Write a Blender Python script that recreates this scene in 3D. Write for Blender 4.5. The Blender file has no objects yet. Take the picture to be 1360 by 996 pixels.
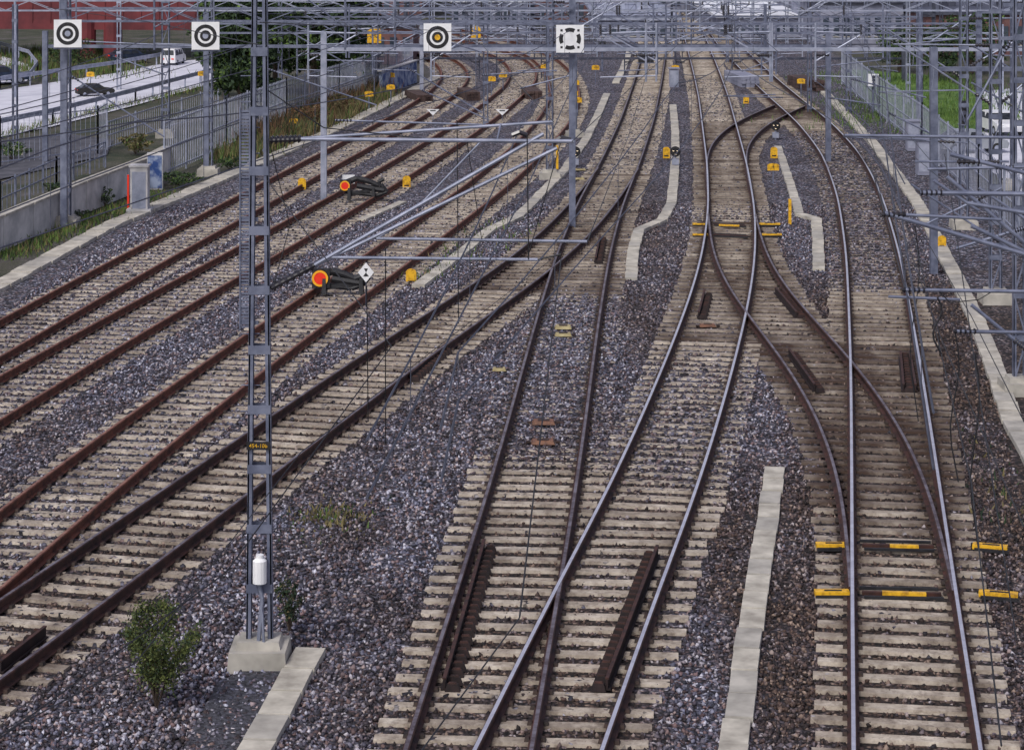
import bpy, math, random
import numpy as np
from mathutils import Vector
random.seed(7); rng=np.random.default_rng(7)
scene=bpy.context.scene
# ------------------------------------------------------------------ survey model (level camera with rising/falling lens shift)
F=3000.0; HC=10.42; HOR=-140.0
def ray(u,v): return Vector(((u-680)/F,1.0,(HOR-v)/F))
def G(u,v,z=0.0):
    d=ray(u,v); t=(z-HC)/d.z
    return Vector((d.x*t,d.y*t,z))
def P(u,v,Y):
    d=ray(u,v)
    return Vector((d.x*Y,Y,HC+d.z*Y))
# ------------------------------------------------------------------ mesh builder
class MB:
    def __init__(s): s.v=[];s.f=[];s.m=[];s.d=[];s.c=[]
    def add(s,vs,fs,mat=0,d=0.0):
        o=len(s.v); s.v.extend([tuple(x) for x in vs])
        if isinstance(d,(list,tuple)): s.d.extend(d)
        else: s.d.extend([d]*len(vs))
        for f in fs: s.f.append(tuple(i+o for i in f)); s.m.append(mat)
    def obox(s,c,ax,ay,az,hx,hy,hz,mat=0,d=0.0,top=1.0):
        c=Vector(c);vs=[]
        for k in (-1,1):
            q=top if k>0 else 1.0
            for a,b in((-1,-1),(1,-1),(1,1),(-1,1)):
                vs.append(c+ax*(a*hx*q)+ay*(b*hy*q)+az*(k*hz))
        s.add(vs,[(3,2,1,0),(4,5,6,7),(0,1,5,4),(1,2,6,5),(2,3,7,6),(3,0,4,7)],mat,d)
    def box(s,c,size,mat=0,d=0.0,yaw=0,top=1.0):
        ax=Vector((math.cos(yaw),math.sin(yaw),0));ay=Vector((-math.sin(yaw),math.cos(yaw),0))
        s.obox(c,ax,ay,Vector((0,0,1)),size[0]/2,size[1]/2,size[2]/2,mat,d,top)
    def beam(s,p1,p2,w,h,mat=0,d=0.0):
        p1=Vector(p1);p2=Vector(p2);t=p2-p1;L=t.length
        if L<1e-6:return
        t/=L;up=Vector((0,0,1)) if abs(t.z)<.95 else Vector((0,1,0))
        sd=t.cross(up).normalized();u2=sd.cross(t).normalized()
        s.obox((p1+p2)/2,t,sd,u2,L/2,w/2,h/2,mat,d)
    def tube(s,p1,p2,r,mat=0,n=6,r2=None,d=0.0):
        p1=Vector(p1);p2=Vector(p2);t=p2-p1
        if t.length<1e-6:return
        t.normalize();up=Vector((0,0,1)) if abs(t.z)<.95 else Vector((0,1,0))
        a=t.cross(up).normalized();b=a.cross(t);r2=r if r2 is None else r2;vs=[]
        for i in range(n):
            an=2*math.pi*i/n;vs.append(p1+(a*math.cos(an)+b*math.sin(an))*r)
        for i in range(n):
            an=2*math.pi*i/n;vs.append(p2+(a*math.cos(an)+b*math.sin(an))*r2)
        fs=[(i,(i+1)%n,n+(i+1)%n,n+i) for i in range(n)]+[tuple(range(n-1,-1,-1)),tuple(range(n,2*n))]
        s.add(vs,fs,mat,d)
    def poly(s,pts,r,mat=0,n=5):
        for a,b in zip(pts[:-1],pts[1:]): s.tube(a,b,r,mat,n)
    def insul(s,p1,p2,r,mat,k=7):
        p1=Vector(p1);p2=Vector(p2);s.tube(p1,p2,r*.5,mat,8)
        for i in range(k):
            a=p1.lerp(p2,(i+.3)/k);b=p1.lerp(p2,(i+.7)/k);s.tube(a,b,r,mat,10,r*.7)
    def ann(s,c,r0,r1,a0=0,a1=2*math.pi,mat=0,n=36,th=.006):
        c=Vector(c);vs=[];fs=[]
        for i in range(n+1):
            a=a0+(a1-a0)*i/n
            for r in(r0,r1):
                for y in(0,th): vs.append(c+Vector((math.cos(a)*r,-y,math.sin(a)*r)))
        for i in range(n):
            o=4*i;fs+= [(o+1,o+3,o+7,o+5),(o+2,o+6,o+7,o+3),(o,o+1,o+5,o+4)]
        s.add(vs,fs,mat)
    def obj(s,name,mats,smooth=False,parent=None,dattr=False):
        me=bpy.data.meshes.new(name);me.from_pydata(s.v,[],s.f)
        for m in mats: me.materials.append(m)
        me.polygons.foreach_set('material_index',s.m)
        if smooth: me.polygons.foreach_set('use_smooth',[True]*len(s.f))
        if dattr:
            at=me.attributes.new('d','FLOAT','POINT');at.data.foreach_set('value',s.d)
            s.c.extend([0.0]*(len(s.v)-len(s.c)))
            at=me.attributes.new('c','FLOAT','POINT');at.data.foreach_set('value',s.c)
        me.update();ob=bpy.data.objects.new(name,me);scene.collection.objects.link(ob)
        if parent: ob.parent=parent
        return ob
# ------------------------------------------------------------------ materials
def mk(name):
    m=bpy.data.materials.new(name);m.use_nodes=True;nt=m.node_tree
    return m,nt,nt.nodes['Principled BSDF']
def N(nt,t,**k):
    n=nt.nodes.new(t)
    for a,b in k.items(): setattr(n,a,b)
    return n
def mixc(nt,fac,a,b,bt='MIX'):
    n=N(nt,'ShaderNodeMix',data_type='RGBA',blend_type=bt)
    for sock,val in((n.inputs[0],fac),(n.inputs[6],a),(n.inputs[7],b)):
        if isinstance(val,bpy.types.NodeSocket): nt.links.new(val,sock)
        elif isinstance(val,(int,float)): sock.default_value=val
        else: sock.default_value=(*val,1)
    return n.outputs[2]
def math_(nt,op,a,b=0.5,clamp=False):
    n=N(nt,'ShaderNodeMath',operation=op,use_clamp=clamp)
    for i,val in enumerate((a,b)):
        if isinstance(val,bpy.types.NodeSocket): nt.links.new(val,n.inputs[i])
        else: n.inputs[i].default_value=val
    return n.outputs[0]
def noise(nt,scale,detail=3,rough=.6):
    tc=N(nt,'ShaderNodeTexCoord');n=N(nt,'ShaderNodeTexNoise')
    n.inputs['Scale'].default_value=scale;n.inputs['Detail'].default_value=detail;n.inputs['Roughness'].default_value=rough
    nt.links.new(tc.outputs['Object'],n.inputs['Vector']);return n.outputs['Fac']
def ramp(nt,fac,stops):
    r=N(nt,'ShaderNodeValToRGB');e=r.color_ramp.elements
    while len(e)<len(stops): e.new(.5)
    for i,(p,c) in enumerate(stops): e[i].position=p;e[i].color=(*c,1)
    nt.links.new(fac,r.inputs[0]);return r.outputs[0]
def bump(nt,b,h,dist=.01,st=.6):
    n=N(nt,'ShaderNodeBump');n.inputs['Distance'].default_value=dist;n.inputs['Strength'].default_value=st
    nt.links.new(h,n.inputs['Height']);nt.links.new(n.outputs[0],b.inputs['Normal'])
def simple(name,c1,c2,scale=6,rough=.8,metal=0,bd=.004,lo=.35,hi=.65):
    m,nt,b=mk(name);f=noise(nt,scale);nt.links.new(ramp(nt,f,[(lo,c1),(hi,c2)]),b.inputs['Base Color'])
    b.inputs['Roughness'].default_value=rough;b.inputs['Metallic'].default_value=metal
    if bd: bump(nt,b,noise(nt,scale*6,1),bd)
    return m
def palette(nt,r,g,brown):
    grey=ramp(nt,r,[(0,(.012,.013,.021)),(.4,(.072,.075,.112)),(.75,(.21,.215,.30)),(1,(.62,.62,.72))])
    pink=ramp(nt,r,[(0,(.016,.010,.013)),(.4,(.09,.055,.06)),(.75,(.23,.15,.155)),(1,(.48,.39,.39))])
    br=ramp(nt,r,[(0,(.007,.004,.004)),(.4,(.036,.021,.017)),(.8,(.11,.068,.052)),(1,(.30,.22,.175))])
    gsel=ramp(nt,g,[(.55,(0,0,0)),(.85,(1,1,1))])
    c=mixc(nt,gsel,grey,pink)
    return mixc(nt,brown,c,br)
# ballast ground
mBallast,nt,b=mk('ballast_ground')
tc=N(nt,'ShaderNodeTexCoord')
vo=N(nt,'ShaderNodeTexVoronoi');vo.inputs['Scale'].default_value=15
nw=N(nt,'ShaderNodeTexNoise');nw.inputs['Scale'].default_value=9;nw.inputs['Detail'].default_value=1;nt.links.new(tc.outputs['Object'],nw.inputs['Vector'])
vm=N(nt,'ShaderNodeVectorMath',operation='MULTIPLY_ADD');nt.links.new(nw.outputs['Color'],vm.inputs[0]);vm.inputs[1].default_value=(.05,.05,.05);nt.links.new(tc.outputs['Object'],vm.inputs[2])
nt.links.new(vm.outputs[0],vo.inputs['Vector'])
sp=N(nt,'ShaderNodeSeparateColor');nt.links.new(vo.outputs['Color'],sp.inputs[0])
at=N(nt,'ShaderNodeAttribute',attribute_name='d');at2=N(nt,'ShaderNodeAttribute',attribute_name='earth')
big=noise(nt,.5,3,.65);fine=noise(nt,3,2)
brn=math_(nt,'ADD',at.outputs['Fac'],math_(nt,'MULTIPLY',math_(nt,'SUBTRACT',big,.5),1.8),True)
col=palette(nt,sp.outputs[0],sp.outputs[1],brn)
dk=ramp(nt,vo.outputs['Distance'],[(.3,(1,1,1)),(.7,(.2,.2,.2))])  # cavity shade between stones, painted into the colour as darker cell edges
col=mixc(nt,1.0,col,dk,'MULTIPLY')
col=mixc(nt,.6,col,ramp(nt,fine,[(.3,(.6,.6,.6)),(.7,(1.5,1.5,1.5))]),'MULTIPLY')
earth=ramp(nt,noise(nt,.35,6,.7),[(.35,(.02,.034,.014)),(.5,(.065,.065,.04)),(.62,(.10,.09,.08)),(.75,(.20,.19,.20))])
col=mixc(nt,at2.outputs['Fac'],col,earth)
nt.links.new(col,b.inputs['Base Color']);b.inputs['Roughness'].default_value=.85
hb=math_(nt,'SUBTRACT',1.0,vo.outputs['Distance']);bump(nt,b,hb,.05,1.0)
# stones
mStone,nt,b=mk('ballast_stone')
a1=N(nt,'ShaderNodeAttribute',attribute_name='r');a2=N(nt,'ShaderNodeAttribute',attribute_name='g');a3=N(nt,'ShaderNodeAttribute',attribute_name='d')
nt.links.new(palette(nt,a1.outputs['Fac'],a2.outputs['Fac'],a3.outputs['Fac']),b.inputs['Base Color']);b.inputs['Roughness'].default_value=.75
# sleeper
mSleep,nt,b=mk('sleeper_concrete')
a=N(nt,'ShaderNodeAttribute',attribute_name='d');ac=N(nt,'ShaderNodeAttribute',attribute_name='c')
base=ramp(nt,noise(nt,3,4,.7),[(.3,(.26,.215,.175)),(.5,(.46,.395,.325)),(.7,(.66,.59,.50))])
base=mixc(nt,.6,base,ramp(nt,noise(nt,9,4,.75),[(.36,(.4,.36,.35)),(.5,(1,1,1))]),'MULTIPLY')
st=math_(nt,'ADD',a.outputs['Fac'],math_(nt,'MULTIPLY',math_(nt,'SUBTRACT',noise(nt,1.2,4,.7),.48),1.4),True)
sc=mixc(nt,st,base,(.055,.032,.023))
tc=N(nt,'ShaderNodeTexCoord');vo=N(nt,'ShaderNodeTexVoronoi');vo.inputs['Scale'].default_value=15;nt.links.new(tc.outputs['Object'],vo.inputs['Vector'])
sp=N(nt,'ShaderNodeSeparateColor');nt.links.new(vo.outputs['Color'],sp.inputs[0])
pc=palette(nt,sp.outputs[0],sp.outputs[1],.25)
pc=mixc(nt,1.0,pc,ramp(nt,vo.outputs['Distance'],[(.3,(1,1,1)),(.7,(.25,.25,.25))]),'MULTIPLY')  # shaded gaps around the stones on the sleepers, darkened in the colour
th=math_(nt,'MULTIPLY',math_(nt,'SUBTRACT',ac.outputs['Fac'],sp.outputs[2]),30.,True)
nt.links.new(mixc(nt,th,sc,pc),b.inputs['Base Color']);b.inputs['Roughness'].default_value=.9;bump(nt,b,noise(nt,40,1),.006)
def rust(name,c1,c2): return simple(name,c1,c2,5,.75,.0,.003)
mRust=rust('rail_rust_brown',(.020,.008,.007),(.068,.025,.018))
mRustD=rust('rail_rust_dark',(.008,.004,.005),(.026,.012,.012))
mRustO=rust('rail_rust_orange',(.06,.019,.011),(.17,.055,.030))
def railtop(name,c,rough,c2):
    m,nt,b=mk(name);f=noise(nt,2.5,4,.7);nt.links.new(ramp(nt,f,[(.4,c2),(.6,c)]),b.inputs['Base Color'])
    b.inputs['Metallic'].default_value=.85;b.inputs['Roughness'].default_value=rough;return m
mShine=railtop('rail_top_polished',(.94,.92,.94),.3,(.76,.73,.76))
mDull=railtop('rail_top_dull',(.36,.31,.32),.4,(.14,.09,.09))
mRT=rust('rail_top_rusty',(.12,.05,.035),(.26,.13,.10))
mClip=simple('fastening_steel',(.016,.010,.008),(.05,.025,.018),9,.7)
mGalv=simple('galvanised_steel',(.11,.125,.19),(.22,.24,.33),3,.5,.3,.001)
mGalvN=simple('galvanised_pipe',(.17,.19,.26),(.30,.32,.42),3,.45,.3,.001)
mGalvL=simple('galvanised_light',(.26,.29,.38),(.42,.44,.55),3,.5,.3,.001)
mGalvD=simple('steel_dark',(.035,.04,.065),(.08,.085,.12),3,.6,.2,.001)
mConc=simple('concrete',(.26,.245,.22),(.50,.47,.42),2.2,.9,0,.006,.3,.7)
mConcW=simple('trough_concrete',(.30,.275,.235),(.62,.58,.50),2.5,.9,0,.004,.3,.7)
mWall=simple('wall_concrete',(.38,.38,.39),(.66,.64,.64),1.2,.9)
mBlack=simple('black_rubber',(.008,.008,.011),(.022,.022,.027),8,.6)
mIns=simple('insulator_brown',(.015,.014,.02),(.04,.036,.045),5,.3,0,0)
mWhite=simple('white_enamel',(.78,.79,.82),(.87,.87,.89),4,.4,0,0)
mYel=simple('yellow_paint',(.40,.20,.01),(.82,.46,.02),9,.5,0,.001,.32,.55)
mRedP=simple('red_reflector',(.82,.03,.012),(.9,.05,.02),8,.4,0,0)
mOr=simple('orange_paint',(.9,.40,.02),(.95,.48,.03),8,.4,0,0)
mAsph=simple('asphalt_path',(.05,.05,.062),(.10,.10,.12),1.5,.9,0,.004)
mRoad=simple('pale_road',(.52,.52,.59),(.66,.66,.73),.7,.85,0,.004)
mGravel=simple('dark_gravel',(.015,.015,.02),(.08,.08,.10),14,.9,0,.02,.4,.6)
mLine=simple('road_paint',(.80,.80,.80),(.86,.86,.86),4,.7)
mGrass=simple('grass_lawn',(.05,.12,.02),(.13,.21,.04),.8,.95,0,.03)
mLeaf=simple('foliage_green',(.035,.075,.015),(.12,.19,.035),1.7,.8,0,0)
mLeafD=simple('foliage_dark',(.010,.026,.014),(.045,.08,.028),.8,.85,0,0)
mLeafY=simple('foliage_dry',(.10,.085,.04),(.22,.18,.08),1.5,.9,0,0)
mLeafB=simple('foliage_rust',(.09,.045,.025),(.18,.10,.05),1.5,.9,0,0)
mBark=simple('bark',(.04,.028,.02),(.09,.065,.05),8,.9)
mRedB=simple('bridge_red_paint',(.09,.014,.020),(.17,.028,.034),.8,.7,0,.002)
mGlass=simple('car_glass',(.01,.012,.016),(.03,.035,.04),2,.1,0,0)
mTyre=simple('tyre',(.015,.015,.015),(.03,.03,.03),9,.9)
mBlue=simple('graffiti_blue',(.02,.06,.22),(.30,.36,.5),2.2,.6,0,0,.42,.58)
mWood=simple('weathered_wood',(.04,.024,.024),(.10,.062,.055),3,.9)
mRoof=simple('pale_roof',(.66,.68,.74),(.80,.81,.86),.5,.6,0,0)
mBrick=simple('brick_wall',(.10,.05,.055),(.18,.09,.085),2,.9)
mGreyW=simple('rendered_wall',(.17,.18,.25),(.30,.31,.40),.6,.9)
mWin=simple('window_glass',(.03,.04,.06),(.08,.10,.13),.5,.15,0,0)
# ------------------------------------------------------------------ tracks
RT=.20
raw={
'T1':[(0,448),(100,392),(200,337),(320,274),(400,230),(480,188),(550,149),(590,122),(606,104),(602,88),(580,74),(535,60),(470,48)],
'T2':[(0,527),(100,468),(200,411),(320,345),(430,283),(520,231),(600,182),(655,143),(692,112),(697,92),(680,76),(635,61),(560,46)],
'T3':[(0,727),(100,645),(200,568),(320,480),(400,422),(480,368),(560,310),(640,252),(700,200),(738,158),(752,128),(745,98),(722,76),(680,58),(600,40)],
'T4':[(0,847),(170,728),(330,612),(440,533),(540,462),(640,397),(700,355),(755,308),(800,255),(822,222)],
'T5':[(622,996),(650,880),(676,780),(702,670),(722,580),(742,480),(758,405),(775,335),(797,270),(824,215),(846,160),(860,110),(869,70),(874,40),(876,10)],
'T6':[(715,996),(806,780),(846,700),(887,600),(930,480),(955,400),(968,340),(972,280),(966,220),(957,175),(948,130),(938,95),(929,68),(920,40),(914,10)],
'T7':[(972,285),(980,335),(1005,385),(1055,442),(1108,505),(1150,575),(1177,640),(1190,715),(1199,790)],
'T8':[(1218,996),(1200,780),(1190,650),(1176,480),(1160,340),(1143,262),(1118,205),(1082,163),(1048,135),(1015,106),(990,82),(968,60),(950,35),(940,10)],
'T9':[(971,268),(964,222),(966,193),(990,168),(1025,150),(1052,139)],
}
def smooth_line(pix):
    pts=[G(u,v,RT) for u,v in pix]
    c=np.array([(p.x,p.y) for p in pts]);seg=np.r_[0,np.cumsum(np.hypot(*np.diff(c,axis=0).T))]
    s=np.arange(0,seg[-1],.5);x=np.interp(s,seg,c[:,0]);y=np.interp(s,seg,c[:,1])
    K=13;k=np.exp(-np.linspace(-2,2,2*K+1)**2);k/=k.sum()
    def pad(a): return np.r_[2*a[0]-a[K:0:-1],a,2*a[-1]-a[-2:-K-2:-1]]
    for _ in range(2):
        x=np.convolve(pad(x),k,'valid');y=np.convolve(pad(y),k,'valid')
    return np.c_[x,y]
T={k:smooth_line(p) for k,p in raw.items()}
def extend_near(c,ymin):
    d=c[0]-c[3];d/=np.hypot(*d)
    if d[1]>-.2: return c
    n=int((c[0,1]-ymin)/(-d[1]*.5));
    e=np.array([c[0]+d*.5*(i+1) for i in range(max(n,0))][::-1]).reshape(-1,2)
    return np.r_[e,c]
for k in ('T1','T2','T3','T4','T8','T5','T6'): T[k]=extend_near(T[k],14 if k not in('T6',) else 21)
def nearest(c,p):
    d=np.hypot(c[:,0]-p[0],c[:,1]-p[1]);i=int(d.argmin());return i,d[i]
def tang(c):
    t=np.gradient(c,axis=0);return t/np.hypot(t[:,0],t[:,1])[:,None]
def smoothstep(a,b,x):
    t=np.clip((np.asarray(x,float)-a)/(b-a),0,1);return t*t*(3-2*t)
def cov(k,y):
    w=lambda a,b,m=3.: smoothstep(a,a+m,y)*(1-smoothstep(b-m,b,y))
    if k=='T5': return .85*w(40,60)+.3*w(70,120)
    if k=='T6': return .45*w(38,52)+.3*w(70,130)
    if k=='T8': return .7*w(58,100)
    if k in('T1','T2'): return .32
    if k=='T3': return .2
    if k=='T4': return .10
    return .05
prof=[(-.075,0),(-.075,.016),(-.012,.032),(-.012,.115),(-.038,.127),(-.038,.152),(-.025,.165),(.025,.165),(.038,.152),(.038,.127),(.012,.115),(.012,.032),(.075,.016),(.075,0)]
def sweep_rail(mb,c,off,z0,sm=0,tm=1):
    t=tang(c);n=np.c_[-t[:,1],t[:,0]];q=c+n*off;m=len(prof);vs=[]
    for i in range(len(q)):
        for a,h in prof: vs.append((q[i,0]+n[i,0]*a,q[i,1]+n[i,1]*a,z0+h))
    f1=[];f2=[]
    for i in range(len(q)-1):
        for j in range(m):
            k=(j+1)%m;f=(i*m+j,(i+1)*m+j,(i+1)*m+k,i*m+k)
            (f2 if j==6 else f1).append(f)
    f1.append(tuple(range(m)));f1.append(tuple((len(q)-1)*m+j for j in range(m-1,-1,-1)))
    mb.add(vs,f1,sm);o=len(mb.v)-len(vs)
    for f in f2: mb.f.append(tuple(i+o for i in f));mb.m.append(tm)
ZS=.042
def sleeper(mb,c,t,n,lo,hi,offs,dz,dk,cv):
    w=.118;h=ZS+dz-.027*cv
    xs=sorted(set([lo,hi]+[o+k for o in offs for k in(-.95,-.75,-.55,0,.55,.75,.95) if lo<o+k<hi]))
    vs=[];ds=[];t=np.array(t);n=np.array(n)
    ang=random.uniform(-.018,.018);t2=t+n*ang;n2=n-t*ang
    jd=random.uniform(-.15,.22)
    for x in xs:
        e=0.0
        for o in offs: e=max(e,.7*math.exp(-((abs(x-o)-.75)/.17)**2))
        for a,z in((-w,-.05),(-w*.8,h),(w*.8,h),(w,-.05)):
            p=c+n2*x+t2*a;vs.append((p[0],p[1],z));ds.append(min(1,max(0,e+dk+jd)))
    fs=[]
    for i in range(len(xs)-1):
        for j in range(3): o=4*i;fs.append((o+j,o+j+1,o+j+5,o+j+4))
    k=4*(len(xs)-1);fs+=[(0,3,2,1),(k,k+1,k+2,k+3)]
    mb.c.extend([0.0]*(len(mb.v)-len(mb.c)))
    mb.add(vs,fs,2,ds);mb.c.extend([float(cv)]*len(vs))
style={'T1':(mRustO,mRT,.1),'T2':(mRustO,mRT,.1),'T3':(mRustO,mRT,.1),'T4':(mRust,mDull,.18),'T5':(mRust,mDull,.0),'T6':(mRust,mShine,.05),'T7':(mRust,mDull,.48),'T8':(mRust,mShine,.3),'T9':(mRust,mDull,.42)}
primary={'T4':['T5'],'T6':['T5'],'T7':['T6','T8'],'T9':['T6','T8']}
second={'T5':['T4','T6'],'T6':['T7','T9'],'T8':['T7','T9']}
LIM=1.9
for idx,k in enumerate(T):
    c=T[k];t=tang(c);n=np.c_[-t[:,1],t[:,0]];dz=.0025*(idx%4)
    mb=MB();sm,tm,dk=style[k]
    for off in(-.75,.75): sweep_rail(mb,c,off,ZS+.004+dz)
    step=.54;S=np.r_[0,np.cumsum(np.hypot(*np.diff(c,axis=0).T))]
    for s in np.arange(.3,S[-1]-.1,step):
        s+=random.uniform(-.02,.02)
        p=np.array([np.interp(s,S,c[:,0]),np.interp(s,S,c[:,1])]);i=int(np.searchsorted(S,s))-1;ti=t[i];ni=n[i]
        skip=False
        for q in primary.get(k,[]):
            j,dd=nearest(T[q],p)
            if dd<LIM and 0<j<len(T[q])-1: skip=True
        lo,hi=-1.25,1.25;offs=[0.0]
        if not skip:
            for q in second.get(k,[]):
                j,dd=nearest(T[q],p)
                if dd<LIM*1.02+.05 and 0<j<len(T[q])-1:
                    o=float(np.dot(T[q][j]-p,ni));lo=min(lo,o-1.25);hi=max(hi,o+1.25);offs.append(o)
            d2=dk+(.38 if len(offs)>1 and p[1]>38 else 0)
            if k=='T8' and p[1]<34: d2=.05
            if k=='T5' and p[1]<45: d2=-.12
            cv=cov(k,p[1])*(.3 if len(offs)>1 else 1)
            sleeper(mb,p,ti,ni,lo+random.uniform(-.04,.04),hi+random.uniform(-.04,.04),offs,dz,d2,min(.95,max(.0,cv+random.uniform(-.08,.1))))
        if p[1]<75:
            T3v=Vector((ti[0],ti[1],0));N3=Vector((ni[0],ni[1],0));Z=Vector((0,0,1))
            for o in(-.75,.75):
                for sgn in(-1,1):
                    q=p+ni*(o+sgn*.10);mb.obox((q[0],q[1],ZS+dz+.022),N3,T3v,Z,.035,.055,.022,3,0,.7)
    mb.obj('railway_track',[sm,tm,mSleep,mClip],dattr=True)
# ------------------------------------------------------------------ ground sheet
wt={'T1':.3,'T2':.3,'T3':.4,'T4':1.0,'T5':.95,'T6':.95,'T7':1.0,'T8':1.0,'T9':.95}
def brownness(x,y):
    x=np.asarray(x,float);y=np.asarray(y,float);out=np.zeros_like(x);cvv=np.zeros_like(x)
    mind=np.full(x.shape,99.)
    for k,c in T.items():
        cc=c[::2];dd=np.full(x.shape,1e9)
        for p in cc: dd=np.minimum(dd,(x-p[0])**2+(y-p[1])**2)
        dd=np.sqrt(dd);cvk=cov(k,y)*(dd<1.3);cvv=np.maximum(cvv,cvk);mind=np.minimum(mind,dd)
        w_=wt[k]-(.35*smoothstep(40,50,y) if k in('T5','T6') else 0)
        out=np.maximum(out,(w_-.6*cvk*(k in('T5','T6','T8')))*np.exp(-(dd/1.4)**4))
    out=np.maximum(out,.8*(1-smoothstep(38,46,y))*smoothstep(2.2,3.4,x))
    out=np.maximum(out,.9*smoothstep(6.4,7.4,x)*(1-smoothstep(55,68,y)))
    out=np.maximum(out,.32*(1-smoothstep(44,52,y))*(x<0))
    out=np.maximum(out,.55*smoothstep(2.2,3,x)*(1-smoothstep(5,6,x))*smoothstep(46,52,y)*(1-smoothstep(85,95,y)))
    return out,mind,cvv
Lb=sorted([(G(u,v).y,G(u,v).x) for u,v in[(0,395),(150,300),(320,232),(440,180),(540,128),(585,98),(560,80),(400,60)]])
Rb=sorted([(G(u,v).y,G(u,v).x) for u,v in[(1400,700),(1340,500),(1285,370),(1235,270),(1172,190),(1105,125),(1060,70)]])
xs=np.r_[[-2500,-900,-300,-120,-60],np.arange(-40,36,.5),[50,100,250,800,2500]]
ys=np.r_[[-300,-60,0],np.arange(12,100,.5),np.arange(100,190,1.5),[200,230,280,400,800,2000,6000]]
X,Y=np.meshgrid(xs,ys);nx,ny=len(xs),len(ys)
bd,md,_=brownness(X.ravel(),Y.ravel())
lbx=np.interp(Y.ravel(),[a for a,_ in Lb],[b for _,b in Lb]);rbx=np.interp(Y.ravel(),[a for a,_ in Rb],[b for _,b in Rb])
ea=np.clip((lbx-X.ravel())/1.0,0,1)+np.clip((X.ravel()-rbx-2.0)/1.0,0,1)
ea=np.where((Y.ravel()>175)&(md>3),1,ea)
Z=np.zeros(X.size)-.03*np.clip((md-1.7)/1.0,0,1)
Z+=rng.uniform(-.015,.012,X.size)*(md>1.5)
me=bpy.data.meshes.new('ground');V=np.c_[X.ravel(),Y.ravel(),Z]
fs=[(j*nx+i,j*nx+i+1,(j+1)*nx+i+1,(j+1)*nx+i) for j in range(ny-1) for i in range(nx-1)]
me.from_pydata(V.tolist(),[],fs)
me.attributes.new('d','FLOAT','POINT').data.foreach_set('value',bd)
me.attributes.new('earth','FLOAT','POINT').data.foreach_set('value',np.clip(ea,0,1))
me.materials.append(mBallast);me.polygons.foreach_set('use_smooth',[True]*len(fs));me.update()
scene.collection.objects.link(bpy.data.objects.new('ground',me))
# ------------------------------------------------------------------ loose ballast stones (one mesh)
n=190000
yy=24+ (rng.random(n)**1.3)*52
half=yy*.235+1.0
xx=(rng.random(n)*2-1)*half
bd2,md2,cv2=brownness(xx,yy)
lb=np.interp(yy,[a for a,_ in Lb],[b for _,b in Lb]);rb=np.interp(yy,[a for a,_ in Rb],[b for _,b in Rb])
keep=(np.abs(md2-.75)>.10)&(xx>lb+.6)&(xx<rb-.4)
keep&=~((md2<1.25)&(rng.random(n)<.55*(1-cv2)))
xx,yy,bd2,md2,cv2=xx[keep],yy[keep],bd2[keep],md2[keep],cv2[keep];n=len(xx)
bd2=np.clip(bd2+ .3*np.sin(xx*1.7+np.sin(yy*.6)*2)*np.cos(yy*.9+xx*.5)+rng.normal(0,.12,n),0,1)
octa=np.array([(1,0,0),(-1,0,0),(0,1,0),(0,-1,0),(0,0,1),(0,0,-1)],float)
vv=octa[None]+rng.uniform(-.38,.38,(n,6,3));vv*=rng.uniform(.020,.044,(n,1,1))*rng.uniform(.7,1.25,(n,1,3))
an=rng.random(n)*6.283;ca,sa=np.cos(an)[:,None],np.sin(an)[:,None]
tl=rng.uniform(-.9,.9,n);ct,stt=np.cos(tl)[:,None],np.sin(tl)[:,None]
y1=vv[:,:,1]*ct-vv[:,:,2]*stt;z1=vv[:,:,1]*stt+vv[:,:,2]*ct;x1=vv[:,:,0]
x2=x1*ca-y1*sa;y2=x1*sa+y1*ca
zz=np.where(md2<1.3,-.006+.014*cv2,-.018+.03*np.clip(1-(md2-1.3),0,1))+rng.uniform(-.008,.018,n)
vv=np.stack([x2+xx[:,None],y2+yy[:,None],z1+zz[:,None]],-1).reshape(-1,3)
of=np.array([(0,2,4),(2,1,4),(1,3,4),(3,0,4),(2,0,5),(1,2,5),(3,1,5),(0,3,5)])
ff=(of[None]+(np.arange(n)*6)[:,None,None]).reshape(-1)
me=bpy.data.meshes.new('ballast_stones');me.vertices.add(n*6);me.vertices.foreach_set('co',vv.ravel())
me.loops.add(n*24);me.loops.foreach_set('vertex_index',ff.astype(np.int32));me.polygons.add(n*8)
me.polygons.foreach_set('loop_start',np.arange(0,n*24,3,dtype=np.int32))
try: me.polygons.foreach_set('loop_total',np.full(n*8,3,dtype=np.int32))
except Exception: pass
for nm,val in(('r',rng.random(n)),('g',rng.random(n)),('d',bd2)):
    me.attributes.new(nm,'FLOAT','POINT').data.foreach_set('value',np.repeat(val,6).astype(np.float32))
me.materials.append(mStone);me.update(calc_edges=True);me.validate()
scene.collection.objects.link(bpy.data.objects.new('ballast_stones',me))
# ------------------------------------------------------------------ cable troughs
def trough(pix,w,slab=.9,name='cable_trough',h=.07):
    pts=[G(u,v,.05) for u,v in pix];mb=MB()
    for a,b in zip(pts[:-1],pts[1:]):
        L=(b-a).length;k=max(1,round(L/slab));t=(b-a)/L;sd=Vector((t.y,-t.x,0));Zv=Vector((0,0,1))
        for i in range(k):
            c=a+t*(L*(i+.5)/k)+Vector((0,0,random.uniform(-.01,.01)))+sd*random.uniform(-.014,.014);c.z-=h/2
            t2=(t+sd*random.uniform(-.015,.015)).normalized();s2=Vector((t2.y,-t2.x,0))
            mb.obox(c,t2,s2,Zv,L/k/2-.014,w/2,h/2+.03,random.choice((0,0,1)),0,.98)
    return mb.obj(name,[mConcW,mConc])
trough([(-250,495),(-100,425),(0,378),(80,334),(150,297),(220,268),(320,226),(440,174),(540,125),(580,102)],.62,1.0)
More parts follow.
